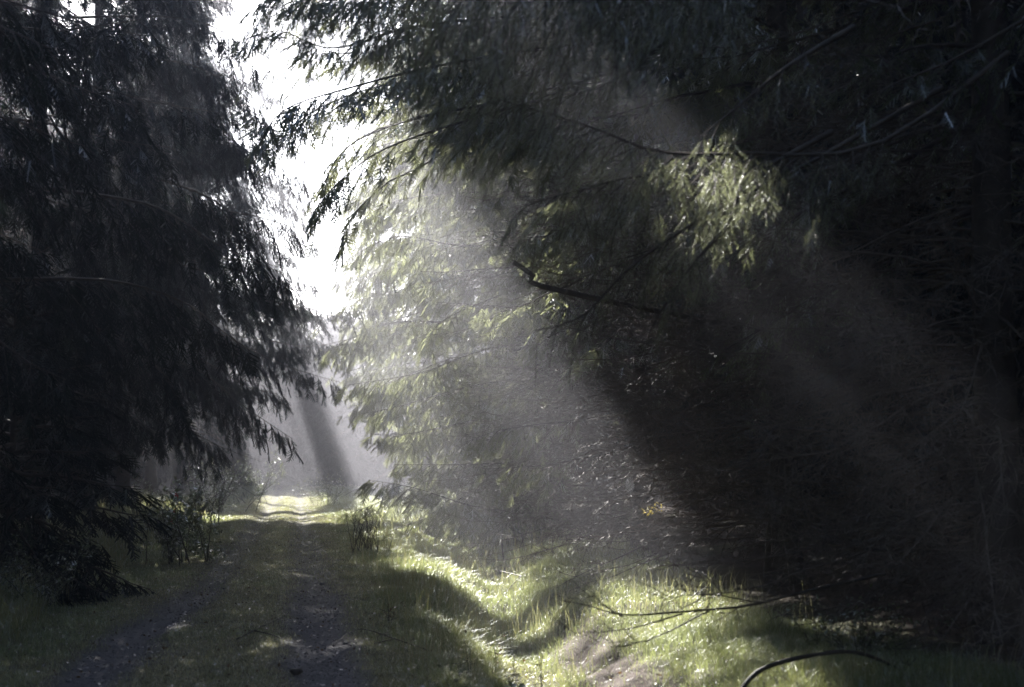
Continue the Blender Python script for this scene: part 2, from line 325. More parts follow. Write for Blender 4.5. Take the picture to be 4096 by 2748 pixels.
PENDING = []
def finish(root, fol, wood, mat, base):
    fol.build('crown', mat, root, False, base); wood.build('limbs', M_bark, root, True, base)
def make_tree(name, x, y, H, Rm, label, group, seed, zlive=2.5, zdead=.6, dz=.16, mat=None, detail=1.0, carve_vis=False, gz=0., trunk_r=.16, hang=.85, azlim=None, dead_n=24, gap=True, hero=None, topz=None, tint0=.5, size=.32, sprT=None):
    rg = np.random.default_rng(seed); base = np.array([x, y, gz])
    root = empty(name, base, label, 'tree', group)
    tr = MB(); kz = np.linspace(-.15, H, 26); off = np.cumsum(rg.normal(0, .012, (26, 2)), 0)
    P = np.stack([x + off[:, 0], y + off[:, 1], gz + kz], 1); rr = trunk_r * np.clip(1 - kz / H, .03, 1) ** .8; rr[0] *= 1.6; rr[1] *= 1.1
    tr.tubes(P[None], rr[None], 10); tr.build('trunk', M_bark, root, True, base)
    fol, wood, dead = MB(), MB(), MB()
    z = zlive; i = 0; zvis = CAMZ + .36 * y + (4.0 if y < 22 else 1.5)
    while z < H - .3:
        az = i * 2.39996 + rg.uniform(-.5, .5); i += 1
        q = (z - zlive) / (H - zlive)
        prof = min(1, .72 + q * 2.2) * (1 - q) ** .45 if zlive > 1 else (1 - q) ** .8
        L = Rm * prof * rg.uniform(.72, 1.12); e0 = R_(-12 + 48 * q + rg.uniform(-8, 8)); droop = .22 * (1 - q) + .06
        hi = z > zvis
        step = dz * (1.0 if not hi else 1.7)
        z += step * rg.uniform(.7, 1.3)
        if azlim is not None and not hi:
            da = (az - azlim[0] + math.pi) % (2 * math.pi) - math.pi
            if abs(da) > azlim[1] and rg.uniform() > .25: continue
        jit = rg.normal(0, 7)
        def keep(C, jit=jit, hi=hi):
            k = np.ones(len(C), bool)
            px, py = project(C)
            if gap:
                k &= ~inside(px + jit + rg.normal(0, 5, len(C)), py + rg.normal(0, 6, len(C)) + jit * .4, GAP)
            above = (py < -30) | (px < -60) | (px > 1090)
            lm = lit_mask(C, rg)
            k &= ~(lm & (above | carve_vis))
            return k
        b0 = np.array([np.interp(z, kz, P[:, 0]), np.interp(z, kz, P[:, 1]), gz + z])
        ax = axis_curve(b0, az, max(L, .4), e0, droop, 9, rg, .1)
        if hi:
            live_branch(fol, wood, ax, rg, .12, 1.3, .34 / detail ** .5, .42, .85, hang, keep, SPR_BIG, .02, tint0=tint0)
        else:
            live_branch(fol, wood, ax, rg, .2, min(1.15, L * .4), .085 / detail, .17 / detail ** .5, size * (.6 if y < 12.5 else 1), hang, keep, sprT or SPR, .028, tint0=tint0)
    nd = int(dead_n); zz = rg.uniform(zdead, max(zlive + 1.2, zdead + .5), nd)
    for j in range(nd):
        az = rg.uniform(0, 2 * math.pi)
        if azlim is not None: az = azlim[0] + rg.uniform(-1, 1) * azlim[1]
        L = Rm * rg.uniform(.35, .8); b0 = np.array([x, y, gz + zz[j]])
        ax = axis_curve(b0, az, L, R_(rg.uniform(-15, 15)), rg.uniform(.05, .35), 8, rg)
        px, py = project(ax[-1:])
        if gap and inside(px, py, GAP)[0]: continue
        dead_branch(dead, ax, rg, .014, 22, .6)
    if hero: hero(fol, wood, dead, rg)
    PENDING.append((root, fol, wood, mat or M_needle, base, H, rg)) if gap else finish(root, fol, wood, mat or M_needle, base)
    if dead.n: dead.build('dead_branches', M_twig, root, False, base)
    return root
def copy_tree(o, loc, rz, s, label, group):
    r = o.copy(); COL.objects.link(r); r.location = tuple(loc); r.rotation_euler = (0, 0, rz); r.scale = (s, s, s)
    r['label'] = label; r['group'] = group
    for ch in o.children:
        c = ch.copy(); COL.objects.link(c); c.parent = r
    return r

# ------------------------------------------------------------------ terrain
def pc(y): return -0.6 - 0.148 * np.asarray(y, float)
_dy = [-20, 0, 8, 10, 12, 16, 24, 36, 50, 100, 220]; _dx = [2.6, 1.6, .95, .6, .3, .0, -.35, -1.7, -3.6, -10.5, -28]
def xd(y): return np.interp(y, _dy, _dx)
_rl = np.array([at(*dsp(a_, b_), 1) for a_, b_ in ((130, 1620), (221, 1532), (295, 1464), (369, 1421), (437, 1374), (490, 1327), (527, 1274), (590, 1200), (612, 1170))])
_rr = np.array([at(*dsp(a_, b_), 1) for a_, b_ in ((758, 1620), (745, 1532), (728, 1421), (715, 1350), (708, 1300), (700, 1250), (690, 1190), (684, 1170))])
def _gr(P): t = CAMZ / (CAMZ - P[:, 2]); return t * P[:, 1], t * P[:, 0]
_rly, _rlx = _gr(_rl); _rry, _rrx = _gr(_rr)
def _ext(y, Y, X): return np.where(y < Y[0], X[0] + (y - Y[0]) * -.14, np.where(y > Y[-1], X[-1] + (y - Y[-1]) * -.15, np.interp(y, Y, X)))
def rutl(y): return _ext(np.asarray(y, float), _rly, _rlx)
def rutr(y): return _ext(np.asarray(y, float), _rry, _rrx)
def rw(y): return np.clip((rutr(y) - rutl(y)) / 1.65, .4, 1)
def sst(a, b, x): t = np.clip((x - a) / (b - a), 0, 1); return t * t * (3 - 2 * t)
def height(x, y):
    x = np.asarray(x, float); y = np.asarray(y, float); u = x - pc(y); d = x - xd(y)
    h = .05 * (1 - np.clip(np.abs(u) / 1.6, 0, 1) ** 2)
    for r0 in (rutl(y), rutr(y)): h = h - .055 * np.exp(-((x - r0) / (.26 * rw(y))) ** 2)
    h = h + .35 * sst(-1.9, -4.5, u)
    h = h - .42 * np.exp(-(d / .62) ** 2)
    h = h + .08 * sst(.5, 1.5, d) + .25 * sst(2.2, 5, d)
    h = h + .09 * (vnoise(x, y, 1, 1.1) - .5) * (sst(.9, 2, np.abs(u)) * .8 + .2) + .22 * (vnoise(x, y, 2, 3.1) - .5) * sst(1.4, 3.2, np.abs(u)) + .13 * (vnoise(x, y, 4, .55) - .5) * sst(1.8, 2.8, u) + .03 * (vnoise(x, y, 3, .3) - .5) * (sst(.2, 2, np.abs(u)) * .6 + .4)
    h = h + .035 * np.exp(-((y - 37.2 - .3 * np.sin(x * 1.3)) / 1.1) ** 2) * sst(6, 2, np.abs(u)) + .55 * sst(55, 90, y)
    return h
ys = np.concatenate([np.linspace(-30, 5, 24)[:-1], np.arange(5, 20, .07), np.arange(20, 48, .14), np.linspace(48, 100, 90)[:-1], np.linspace(100, 215, 24)])
xs = np.concatenate([np.linspace(-215, -16, 24)[:-1], np.arange(-16, -4, .16), np.arange(-4, 6, .055), np.arange(6, 14, .25), np.linspace(14, 215, 24)])
GX, GY = np.meshgrid(xs, ys); GZ = height(GX, GY)
gm = MB(); nx = len(xs); i = np.arange(len(ys) - 1)[:, None]; j = np.arange(nx - 1)[None]
q = np.stack([i * nx + j, i * nx + j + 1, (i + 1) * nx + j + 1, (i + 1) * nx + j], -1).reshape(-1, 4)
gm.add(np.stack([GX, GY, GZ], -1).reshape(-1, 3), q)
def gravel_amt(x, y):
    u = x - pc(y); n = vnoise(x, y, 9, .35) * .5 + vnoise(x, y, 10, .9) * .5
    fade = 1 - .65 * sst(14, 24, y)
    r = np.exp(-((x - rutr(y)) / (.34 * rw(y))) ** 2) + np.exp(-((x - rutl(y)) / (.33 * rw(y))) ** 2)
    return np.clip(r * 1.7 + (n - .5) * 1.3 - .3, 0, 1) * fade
def litter_amt(x, y):
    d = x - xd(y); u = x - pc(y)
    n = vnoise(x, y, 12, .8)
    return np.clip(sst(.15, .5, d) * sst(1.1, .7, d) * sst(9.5, 11, y) * sst(19, 14, y) + sst(2.4, 3.6, d) * sst(.2, .6, n + .2) + sst(-3.4, -4.6, u) * .8, 0, 1)
m, nt, out = newmat('ground_soil')
b = nt.nodes.new('ShaderNodeBsdfPrincipled'); b.inputs['Roughness'].default_value = .85; b.inputs['Specular IOR Level'].default_value = .25
ag = nt.nodes.new('ShaderNodeAttribute'); ag.attribute_name = 'gravel'; al = nt.nodes.new('ShaderNodeAttribute'); al.attribute_name = 'litter'
cg = ramp(nt, noise(nt, 5, 6), [(.3, (.06, .06, .03)), (.55, (.11, .10, .055)), (.75, (.16, .14, .085))])
cs = ramp(nt, noise(nt, 28, 6, rough=.7), [(.3, (.05, .045, .048)), (.6, (.13, .12, .125)), (.8, (.24, .225, .235))])
cl = ramp(nt, noise(nt, 18, 6, rough=.7), [(.3, (.035, .024, .018)), (.6, (.10, .068, .05)), (.8, (.17, .12, .09))])
m1 = nt.nodes.new('ShaderNodeMix'); m1.data_type = 'RGBA'; nt.links.new(ag.outputs['Fac'], m1.inputs[0]); nt.links.new(cg, m1.inputs[6]); nt.links.new(cs, m1.inputs[7])
m2 = nt.nodes.new('ShaderNodeMix'); m2.data_type = 'RGBA'; nt.links.new(al.outputs['Fac'], m2.inputs[0]); nt.links.new(m1.outputs[2], m2.inputs[6]); nt.links.new(cl, m2.inputs[7])
nt.links.new(m2.outputs[2], b.inputs['Base Color'])
bp = nt.nodes.new('ShaderNodeBump'); bp.inputs[0].default_value = .9; bp.inputs[1].default_value = .03; nt.links.new(noise(nt, 30, 6, rough=.75), bp.inputs['Height']); nt.links.new(bp.outputs[0], b.inputs['Normal'])
nt.links.new(b.outputs[0], out.inputs[0]); M_ground = m
ground = gm.build('ground', M_ground, None, True); ground['kind'] = 'structure'; ground['label'] = 'grassy forest floor with a rutted track, ditch and bank'
for nm, fn in (('gravel', gravel_amt), ('litter', litter_amt)):
    a_ = ground.data.attributes.new(nm, 'FLOAT', 'POINT'); a_.data.foreach_set('value', fn(GX, GY).astype(np.float32).ravel())

# ------------------------------------------------------------------ grass
def blades(mb, x, y, hgt, wid, lean, tint, rg):
    n = len(x); z = height(x, y) - .005; b0 = np.stack([x, y, z], 1); az = rg.uniform(0, 2 * math.pi, n)
    side = np.stack([np.cos(az), np.sin(az), np.zeros(n)], 1) * (wid / 2)[:, None]
    la = rg.uniform(0, 2 * math.pi, n); ld = np.stack([np.cos(la), np.sin(la), np.zeros(n)], 1) * (lean * hgt)[:, None]
    up = np.array([0, 0, 1.]) * hgt[:, None]
    m_ = b0 + up * .6 + ld * .35; t_ = b0 + up * (1 - .25 * np.minimum(lean, 1.5)[:, None]) + ld
    V = np.stack([b0 - side, b0 + side, m_ + side * .75, m_ - side * .75, t_ + side * .12, t_ - side * .12], 1)
    Q = np.array([[0, 1, 2, 3], [3, 2, 4, 5]])[None] + (np.arange(n) * 6)[:, None, None]
    mb.add(V, Q, np.repeat(np.clip(tint, 0, 1), 6))
def scatter(n, y0, y1, xl, xr, rg):
    y = y0 * (y1 / y0) ** rg.uniform(0, 1, n); f = rg.uniform(0, 1, n); a = xl(y); c = xr(y); return a + (c - a) * f, y
g = MB(); rg = np.random.default_rng(3)
# short turf on and beside the track
x, y = scatter(470000, 8.6, 78, lambda y: np.maximum(pc(y) - 3.4, -.40 * y), lambda y: xd(y) + 2.6, rg)
u = x - pc(y); k = rg.uniform(size=len(x)) > gravel_amt(x, y) * 1.05; k &= rg.uniform(size=len(x)) > litter_amt(x, y) * .93; k &= rg.uniform(size=len(x)) < .35 + .65 * sst(.25, .5, np.minimum(np.abs(x - rutl(y)), np.abs(x - rutr(y)))); x, y, u = x[k], y[k], u[k]
clump = vnoise(x, y, 21, .5) * .5 + vnoise(x, y, 22, 1.7) * .5
edge = sst(1.0, 1.9, np.abs(u)); sc_d = np.clip(y / 12, 1, 3.2)
hg = (.022 + .055 * edge * clump + .02 * clump) * rg.uniform(.5, 1.4, len(x)) * (1 + .3 * sst(15, 40, y)); right = sst(1.4, 2.2, u)
hg *= 1 + .5 * right
ti = .28 + .45 * edge + (clump - .5) * .8 + rg.normal(0, .16, len(x))
blades(g, x, y, hg, .0045 * sc_d, rg.uniform(.1, 1.1, len(x)), ti, rg)
# longer verge and bank grass
x, y = scatter(120000, 8.6, 45, lambda y: pc(y) + 1.7, lambda y: xd(y) + 2.6, rg); cl = vnoise(x, y, 31, .7) * .6 + vnoise(x, y, 32, .25) * .4
d = np.abs(x - xd(y)); k = (cl > .48) & (rg.uniform(size=len(x)) > litter_amt(x, y)) & (d > .25); x, y, cl = x[k], y[k], cl[k]
blades(g, x, y, (.06 + .34 * (cl - .45)) * rg.uniform(.4, 1.6, len(x)), .005 * np.clip(y / 12, 1, 3), rg.uniform(.2, 1.3, len(x)), .62 + rg.normal(0, .18, len(x)), rg)
tag(g.build('grass', M_grass), 'short damp grass covering the track, verge and ditch banks', 'grass', kind='stuff')
g = MB(); x, y = scatter(150000, 8.6, 15.5, lambda y: xd(y) + .35, lambda y: xd(y) + 3.2, rg); cl = vnoise(x, y, 51, .8) * .6 + vnoise(x, y, 52, .2) * .4
k = (cl > .38) & (rg.uniform(size=len(x)) > litter_amt(x, y) * .9); x, y, cl = x[k], y[k], cl[k]
blades(g, x, y, (.012 + .03 * (cl - .38)) * rg.uniform(.5, 1.4, len(x)), np.full(len(x), .006), rg.uniform(.3, 1.6, len(x)), .4 + rg.normal(0, .2, len(x)), rg)
tag(g.build('moss', M_moss), 'pale dew-covered moss on the bank right of the ditch', 'moss', kind='stuff')
# tall rushes / dry grass under the left trees
g = MB()
x, y = scatter(34000, 9, 48, lambda y: np.maximum(pc(y) - 5.2, -.42 * y), lambda y: pc(y) - 2.0, rg); cl = vnoise(x, y, 41, .9)
k = (cl > .4) & (rg.uniform(size=len(x)) < sst(-1.9, -2.6, x - pc(y)) + .15); x, y, cl = x[k], y[k], cl[k]
blades(g, x, y, (.16 + .5 * (cl - .4)) * rg.uniform(.5, 1.4, len(x)), .007 * np.clip(y / 12, 1, 3), rg.uniform(.1, .9, len(x)), .35 + rg.normal(0, .3, len(x)), rg)
tag(g.build('tall_grass', M_grass), 'tall dry tufted grass below the trees left of the track', 'grass', kind='stuff')
g = MB(); x, y = scatter(5200, 9, 40, lambda y: pc(y) + 1.5, lambda y: xd(y) + 2.6, rg); cl = vnoise(x, y, 61, 1.1); k = cl > .5; x, y, cl = x[k], y[k], cl[k]
blades(g, x, y, rg.uniform(.12, .42, len(x)) * (.5 + cl), .005 * np.clip(y / 12, 1, 3), rg.uniform(.05, .6, len(x)), rg.uniform(0, .3, len(x)), rg)
tag(g.build('dry_stalks', M_grass), 'sparse dry stalks and seed heads standing in the verge and on the ditch bank', 'dry grass', kind='stuff')
g = MB(); n = 5200; x, y = scatter(n, 8.8, 40, lambda y: np.maximum(pc(y) - 3.5, -.42 * y), lambda y: xd(y) + 2.2, rg)
place(g, [(np.array([[0, 0, 0], [.5, .3, .06], [1, 0, 0], [.5, -.3, .08]]), np.array([[0, 1, 2, 3]]))], np.stack([x, y, height(x, y) + rg.uniform(.01, .04, n)], 1), rg.normal(0, 1, (n, 3)) * [1, 1, .35], rg.uniform(.015, .045, n), rg, rg.uniform(0, 1, n), 1.5)
tag(g.build('fallen_leaves', M_dryleaf), 'small fallen brown leaves and bits scattered over grass and ruts', 'leaves', kind='stuff')
# gravel in the ruts
def rock_template(seed):
    r = np.random.default_rng(seed); V = []
    for k_, (zz, rr) in enumerate([(-.35, .55), (.1, 1.0), (.5, .65)]):
        for a in range(6): V.append([math.cos(a * math.pi / 3 + k_ * .4) * rr * r.uniform(.8, 1.2), math.sin(a * math.pi / 3 + k_ * .4) * rr * r.uniform(.8, 1.2), zz * r.uniform(.8, 1.2)])
    Q = [[k_ * 6 + a, k_ * 6 + (a + 1) % 6, (k_ + 1) * 6 + (a + 1) % 6, (k_ + 1) * 6 + a] for k_ in range(2) for a in range(6)] + [[12, 13, 14, 15], [12, 15, 16, 17]]
    return np.array(V), np.array(Q)
RK = [rock_template(i) for i in range(4)]
g = MB(); x, y = scatter(26000, 8.8, 34, lambda y: pc(y) - 1.5, lambda y: pc(y) + 1.5, rg); k = rg.uniform(size=len(x)) < gravel_amt(x, y); x, y = x[k], y[k]
B = np.stack([x, y, height(x, y) + .001], 1); X = np.stack([rg.normal(size=len(x)), rg.normal(size=len(x)), np.zeros(len(x))], 1)
place(g, RK, B, X, .0042 * np.exp(rg.normal(0, .6, len(x))), rg, rg.uniform(0, 1, len(x)), .3)
tag(g.build('gravel', M_stone), 'fine dark gravel and crumbs of soil in the wheel ruts', 'gravel', kind='stuff')

# ------------------------------------------------------------------ trees
LG, RG = 'spruces lining the left side of the track', 'spruces lining the right side of the track'
def hz(x, y): return float(height(x, y)) - .05
ex = 0.0   # azimuth towards +x
left = [  # x, y, H, R, zlive
    (-6.6, 9.0, 21, 3.6, 3.6, 'nearest spruce left of the track, black mass filling the upper left corner'),
    (-7.3, 14.2, 22, 3.9, 3.4, 'second spruce left of the track, dark curtain of hanging twigs above the empty dark hollow'),
    (-8.3, 20.0, 20, 4.0, 3.6, 'third spruce left of the track, tall dark tree behind the young low spruce'),
    (-8.9, 26.5, 22, 4.0, 3.0, 'fourth spruce left of the track, drooping boughs edging the bright sky gap'),
    (-9.9, 33.0, 21, 4.9, 2.6, 'fifth spruce left of the track, grey boughs reaching low towards the sunlit grass'),
    (-11.2, 41.0, 20, 5.4, 2.2, 'sixth spruce left of the track, misty blue boughs over the bright patch of grass'),
    (-12.4, 49.0, 21, 5.6, 2.0, 'seventh spruce left of the track, hazy tree beyond the sunlit patch'),
    (-13.6, 58.0, 21, 5.8, 1.2, 'eighth spruce left of the track, faint in the mist near the bend'),
    (-15.6, 70.0, 22, 5.6, 1.2, 'ninth and farthest tall spruce left of the track, a pale shape in bright mist'),
]
LHERO = {1: [[(-60, 640, 15), (250, 640, 17), (420, 690, 18), (500, 750, 18.5), (570, 800, 19)], [(100, 430, 16), (350, 470, 17.5), (500, 560, 18), (650, 625, 18)]],
         2: [[(60, 700, 20), (250, 760, 21), (380, 860, 21.5), (425, 965, 22)], [(150, 350, 20), (400, 420, 21), (520, 480, 22), (600, 590, 22)], [(0, 850, 19), (120, 880, 19.5), (240, 915, 20)]],
         3: [[(150, 40, 27), (400, 40, 27), (520, 80, 27), (590, 160, 27)], [(150, 120, 27), (400, 140, 27), (520, 190, 27), (610, 270, 27)], [(150, 560, 26), (400, 600, 26), (560, 650, 26), (660, 668, 26)], [(200, 440, 27), (470, 475, 27), (590, 495, 27), (700, 530, 27)], [(150, 790, 26), (420, 830, 27), (560, 930, 28), (668, 1002, 28)], [(200, 200, 27), (400, 240, 27), (500, 290, 27), (590, 380, 27)]],
         4: [[(250, 300, 33), (480, 325, 32), (600, 360, 31), (718, 420, 31)], [(250, 690, 33), (450, 740, 33), (640, 830, 33), (775, 872, 33)], [(250, 760, 33), (420, 800, 33), (560, 880, 33), (650, 900, 33)], [(250, 560, 33), (500, 600, 33), (640, 640, 33), (705, 700, 33)]],
         5: [[(300, 200, 41), (500, 240, 41), (610, 290, 41), (690, 350, 41)], [(300, 380, 41), (520, 420, 41), (640, 460, 41), (720, 510, 41)], [(300, 640, 41), (560, 670, 39), (700, 705, 37), (858, 702, 36)], [(300, 740, 41), (560, 770, 40), (700, 790, 39), (790, 775, 39)], [(300, 560, 41), (520, 590, 41), (640, 610, 41), (720, 650, 41)]],
         6: [[(330, 330, 49), (540, 380, 48), (680, 440, 47), (725, 490, 47)], [(330, 150, 49), (540, 170, 48), (640, 230, 47)], [(330, 690, 49), (560, 720, 48), (730, 780, 46), (800, 850, 46)], [(330, 480, 49), (560, 520, 48), (680, 600, 47)], [(330, 600, 49), (560, 640, 48), (740, 720, 47)]]}
def left_hero(n_):
    def f(fol, wood, dead, rg):
        for pts in LHERO.get(n_, []):
            d = pts[-1][2]; P = smooth_poly([ad(*p) for p in pts], 18)
            live_branch(fol, wood, P, rg, .15, .7 + .012 * d, .07 + .0012 * d, .13, .30, 1.5, None, SPR, .03, tint0=.5)
    return f
for n_, (x, y, H, Rm, zl, lb) in enumerate(left):
    make_tree('spruce_tree', x, y, H, Rm, lb, LG, 100 + n_, zl, .8, .22 if y < 45 else .26, M_needle_shade, 1.0 if y < 45 else .75, True, hz(x, y), .19, 1.1, (ex - .25, 1.9), 14, tint0=.45, hero=left_hero(n_))
right = [
    (3.9, 11.5, 20, 3.4, 3.2, 70, 'second spruce right of the track, dark dead lower boughs above the mossy bank'),
    (3.3, 17.5, 21, 3.6, 3.6, 80, 'third spruce right of the track, sunlit tangle of bare dead twigs low on its trunk'),
    (2.2, 24.0, 20, 3.6, 3.2, 60, 'fourth spruce right of the track, grey bare twigs and sparse green sprays catching sun'),
    (0.9, 31.0, 19, 4.0, .8, 24, 'fifth spruce right of the track, full green tree with sunlit boughs almost to the ground'),
    (0.0, 37.5, 20, 4.5, .9, 10, 'sixth spruce right of the track, misty green boughs reaching over the sunlit grass'),
    (-1.6, 46.0, 20, 5.0, 1.6, 6, 'seventh spruce right of the track, pale in bright mist beside the sky gap'),
    (-3.4, 56.0, 20, 5.2, 1.2, 4, 'eighth spruce right of the track, nearly lost in bright mist'),
]
def tangle(dead, wood, pts, rg, n, L, size=.45, r0=.012):
    """bare twiggy dead boughs sprouting along a line of points on or near the trunk"""
    P = smooth_poly(pts, 40)
    for _ in range(n):
        b0 = P[rg.integers(0, 40)] + rg.normal(0, .08, 3); az = math.pi + rg.normal(.15, .5)
        dead_branch(dead, axis_curve(b0, az, L * rg.uniform(.5, 1.1), R_(rg.uniform(-22, 12)), rg.uniform(.0, .3), 8, rg, .15), rg, r0, 22, size)
def hero_t3(fol, wood, dead, rg):   # third right tree: long arching boughs over the track, stub and dead tangle
    for pts, sp in (([(1560, 60, 17.5), (1400, 185, 17.2), (1150, 250, 16.8), (900, 330, 16.5), (790, 400, 16.2), (725, 470, 16)], .06),
                ([(1500, 90, 17.5), (1250, 110, 17), (1000, 150, 16.6), (800, 200, 16.2), (650, 250, 16), (590, 330, 15.8)], .07),
                ([(1500, 60, 17.5), (1200, 40, 18), (950, 60, 18), (760, 110, 18), (640, 70, 18), (560, 90, 18)], .07),
                ([(1500, 0, 17.5), (1200, -30, 18), (950, -20, 18), (760, 0, 18), (640, -10, 18), (575, 20, 18)], .06),
                ([(1450, 120, 19), (1150, 170, 19.5), (900, 190, 20), (740, 240, 20), (640, 300, 20), (560, 250, 20)], .07),
                ([(1450, 150, 19), (1150, 230, 19.5), (950, 270, 20), (800, 330, 20), (740, 420, 20), (715, 540, 20)], .07),
                ([(1300, 200, 18.5), (1100, 290, 18.5), (960, 380, 18.5), (880, 420, 18.5), (800, 500, 18.5), (770, 590, 18.5)], .08)):
        P = smooth_poly([ad(*p) for p in pts], 22)
        live_branch(fol, wood, P, rg, .2, .95, sp, .16, .27, .8, lambda C: ~(lit_mask(C, rg) & (land(C)[1] < 14.5) & (rg.uniform(size=len(C)) < .75)), SPR, .03, tint0=.4)
    wood.tubes(smooth_poly([(3.3, 17.5, 3.2), ad(1262, 660, 17), ad(1215, 627, 16.9), ad(1172, 598, 16.8)], 12)[None], np.linspace(.036, .028, 12)[None], 8)
    tangle(dead, wood, [(3.2, 17.4, 1.0), (2.9, 17.3, 3), (2.7, 17.2, 5.2)], rg, 70, 2.6)
def hero_t4(fol, wood, dead, rg):
    tangle(dead, wood, [(2.1, 24, .8), (1.8, 24, 3.5), (1.8, 24, 8)], rg, 150, 3.2)
    for pts in ([(1500, 60, 24), (1150, 100, 22), (850, 120, 21), (680, 130, 20.5), (555, 200, 20)], [(1500, 160, 24), (1100, 180, 22), (820, 220, 21), (690, 280, 20.5), (610, 370, 20)], [(1500, 0, 24), (1100, 10, 22), (800, 20, 21), (640, 30, 20.5), (540, 90, 20)],
                [(1500, 220, 24), (1100, 240, 22), (850, 300, 21.5), (760, 380, 21), (700, 470, 20.8)], [(1500, 40, 24), (1200, 60, 23), (950, 60, 22), (760, 50, 21.5), (620, 100, 21)], [(1500, 100, 24), (1200, 130, 23), (950, 130, 22), (740, 150, 21.5), (600, 230, 21)], [(1500, 180, 24), (1200, 200, 23), (950, 230, 22), (780, 250, 21.5), (660, 340, 21)],
                [(1500, 260, 24), (1200, 280, 23), (980, 310, 22.5), (820, 350, 22), (740, 430, 21.5)], [(1500, -60, 24), (1100, -60, 22), (850, -30, 22), (700, -10, 21), (590, 40, 21)]):
        live_branch(fol, wood, smooth_poly([ad(*p) for p in pts], 20), rg, .2, .9, .12, .15, .20, .9, None, SPR, .02, tint0=.4)
    for pts in ([(1500, 700, 24), (1300, 720, 23.5), (1150, 700, 23), (1000, 690, 23)], [(1450, 940, 23), (1300, 960, 22.5), (1150, 980, 22), (1060, 1010, 22)], [(1450, 1020, 23), (1250, 1060, 22.5), (1100, 1070, 22)]):
        live_branch(fol, wood, smooth_poly([ad(*p) for p in pts], 16), rg, .35, .7, .09, .13, .24, 1.1, None, SPR, .02, tint0=.8)
def hero_t5(fol, wood, dead, rg):
    for pts in ([(1240, 780, 31), (1100, 800, 30), (960, 850, 29), (785, 880, 29)], [(1240, 930, 31), (1080, 960, 30), (930, 990, 29), (845, 990, 29)], [(1240, 1180, 31), (1080, 1155, 29), (950, 1115, 28), (840, 1095, 28)],
                [(1240, 640, 31), (1100, 690, 30), (1000, 740, 29), (975, 800, 29)], [(1240, 560, 31), (1050, 560, 31), (900, 540, 31), (780, 600, 31)], [(1240, 440, 31), (1050, 440, 31), (900, 460, 31), (800, 520, 31)],
                [(1240, 300, 31), (1050, 320, 31), (920, 360, 31), (840, 440, 31)], [(1240, 1050, 31), (1080, 1060, 29.5), (900, 1060, 29)], [(1240, 860, 31), (1080, 880, 29.5), (900, 930, 29), (820, 945, 29)]):
        live_branch(fol, wood, smooth_poly([ad(*p) for p in pts], 16), rg, .2, 1.1, .09, .15, .30, .9, None, SPR, .025, tint0=.6)
def hero_far(d, rows):
    def f(fol, wood, dead, rg):
        for x1, y1, dr in rows:
            live_branch(fol, wood, smooth_poly([ad(x1 + 330, y1 - dr, d + .8), ad(x1 + 170, y1 - dr * 1.1, d), ad(x1 + 60, y1 - dr * .5, d - .5), ad(x1, y1, d - .8)], 14), rg, .1, 1.4, .10, .16, .36, 1.0, None, SPR, .025, tint0=.6)
    return f
HR = {4: hero_far(37, [(850, 330, 30), (800, 430, 40), (790, 520, 40), (820, 640, 50), (780, 700, 40), (745, 800, 60), (800, 930, 50), (830, 250, 30), (860, 170, 20)]),
      5: hero_far(46, [(840, 380, 30), (775, 470, 40), (800, 580, 40), (760, 640, 40), (735, 790, 30), (790, 860, 30), (840, 300, 30), (820, 120, 30), (780, 740, 30)]), 0: lambda fol, wood, dead, rg: tangle(dead, wood, [(3.8, 11.5, .8), (3.6, 11.4, 2.5), (3.6, 11.4, 5.5)], rg, 60, 2.4, .5), 1: hero_t3, 2: hero_t4, 3: hero_t5}
for n_, (x, y, H, Rm, zl, dn_, lb) in enumerate(right):
    make_tree('spruce_tree', x, y, H, Rm, lb, RG, 200 + n_, zl, .5, .2 if y < 45 else .24, M_needle, 1.15 if 26 < y < 45 else .8, n_ == 1, hz(x, y), .18, .75, (math.pi + .1, 1.9), dn_, tint0=.55, hero=HR.get(n_))

# nearest right tree with foreground boughs (real needles)
def hero_near(fol, wood, dead, rg):
    for pts, kw in (
        ([(2300, 120, 9.6), (2000, 330, 9.2), (1700, 350, 9), (1500, 345, 8.8), (1350, 290, 8.7), (1200, 245, 8.6), (1090, 215, 8.6)], dict(l2=.75, sp2=.06, sps=.17, size=.26, start=.3)),
        ([(2150, 200, 9.6), (1850, 370, 9.4), (1650, 470, 9.2), (1450, 600, 9.1), (1330, 720, 9), (1220, 755, 9)], dict(l2=.5, sp2=.13, sps=.2, size=.24, start=.45)),
        ([(1900, 300, 9.8), (1650, 420, 9.6), (1480, 400, 9.5), (1300, 440, 9.4), (1200, 470, 9.4)], dict(l2=.75, sp2=.075, sps=.17, size=.26, start=.25)),
        ([(1800, 380, 9.2), (1620, 560, 9.1), (1540, 660, 9.0), (1480, 760, 9)], dict(l2=.35, sp2=.12, sps=.18, size=.2, start=.4)),
        ([(1950, 60, 9), (1800, 150, 8.8), (1700, 230, 8.8), (1600, 310, 8.8)], dict(l2=.5, sp2=.10, sps=.18, size=.24, start=.3)),
        ([(1900, -60, 7.8), (1600, -60, 7.6), (1350, -45, 7.5), (1100, -40, 7.4), (850, -30, 7.3), (640, -40, 7.2)], dict(l2=.65, sp2=.035, sps=.13, size=.3, start=.12, hang=1.5)),
    ):
        h_ = kw.pop('hang', 1.0)
        live_branch(fol, wood, smooth_poly([ad(*p) for p in pts], 20), rg, hang=h_, fine=True, tint0=.6, r0=.022, **kw)
make_tree('spruce_tree', 4.9, 9.6, 19, 3.0, 'nearest spruce right of the track, blurred green boughs hanging across the top of the view', RG, 300, 4.2, 1.0, .2, M_needle, .7, False, hz(4.9, 9.6), .2, .9, (math.pi, 2.0), 12, hero=hero_near)

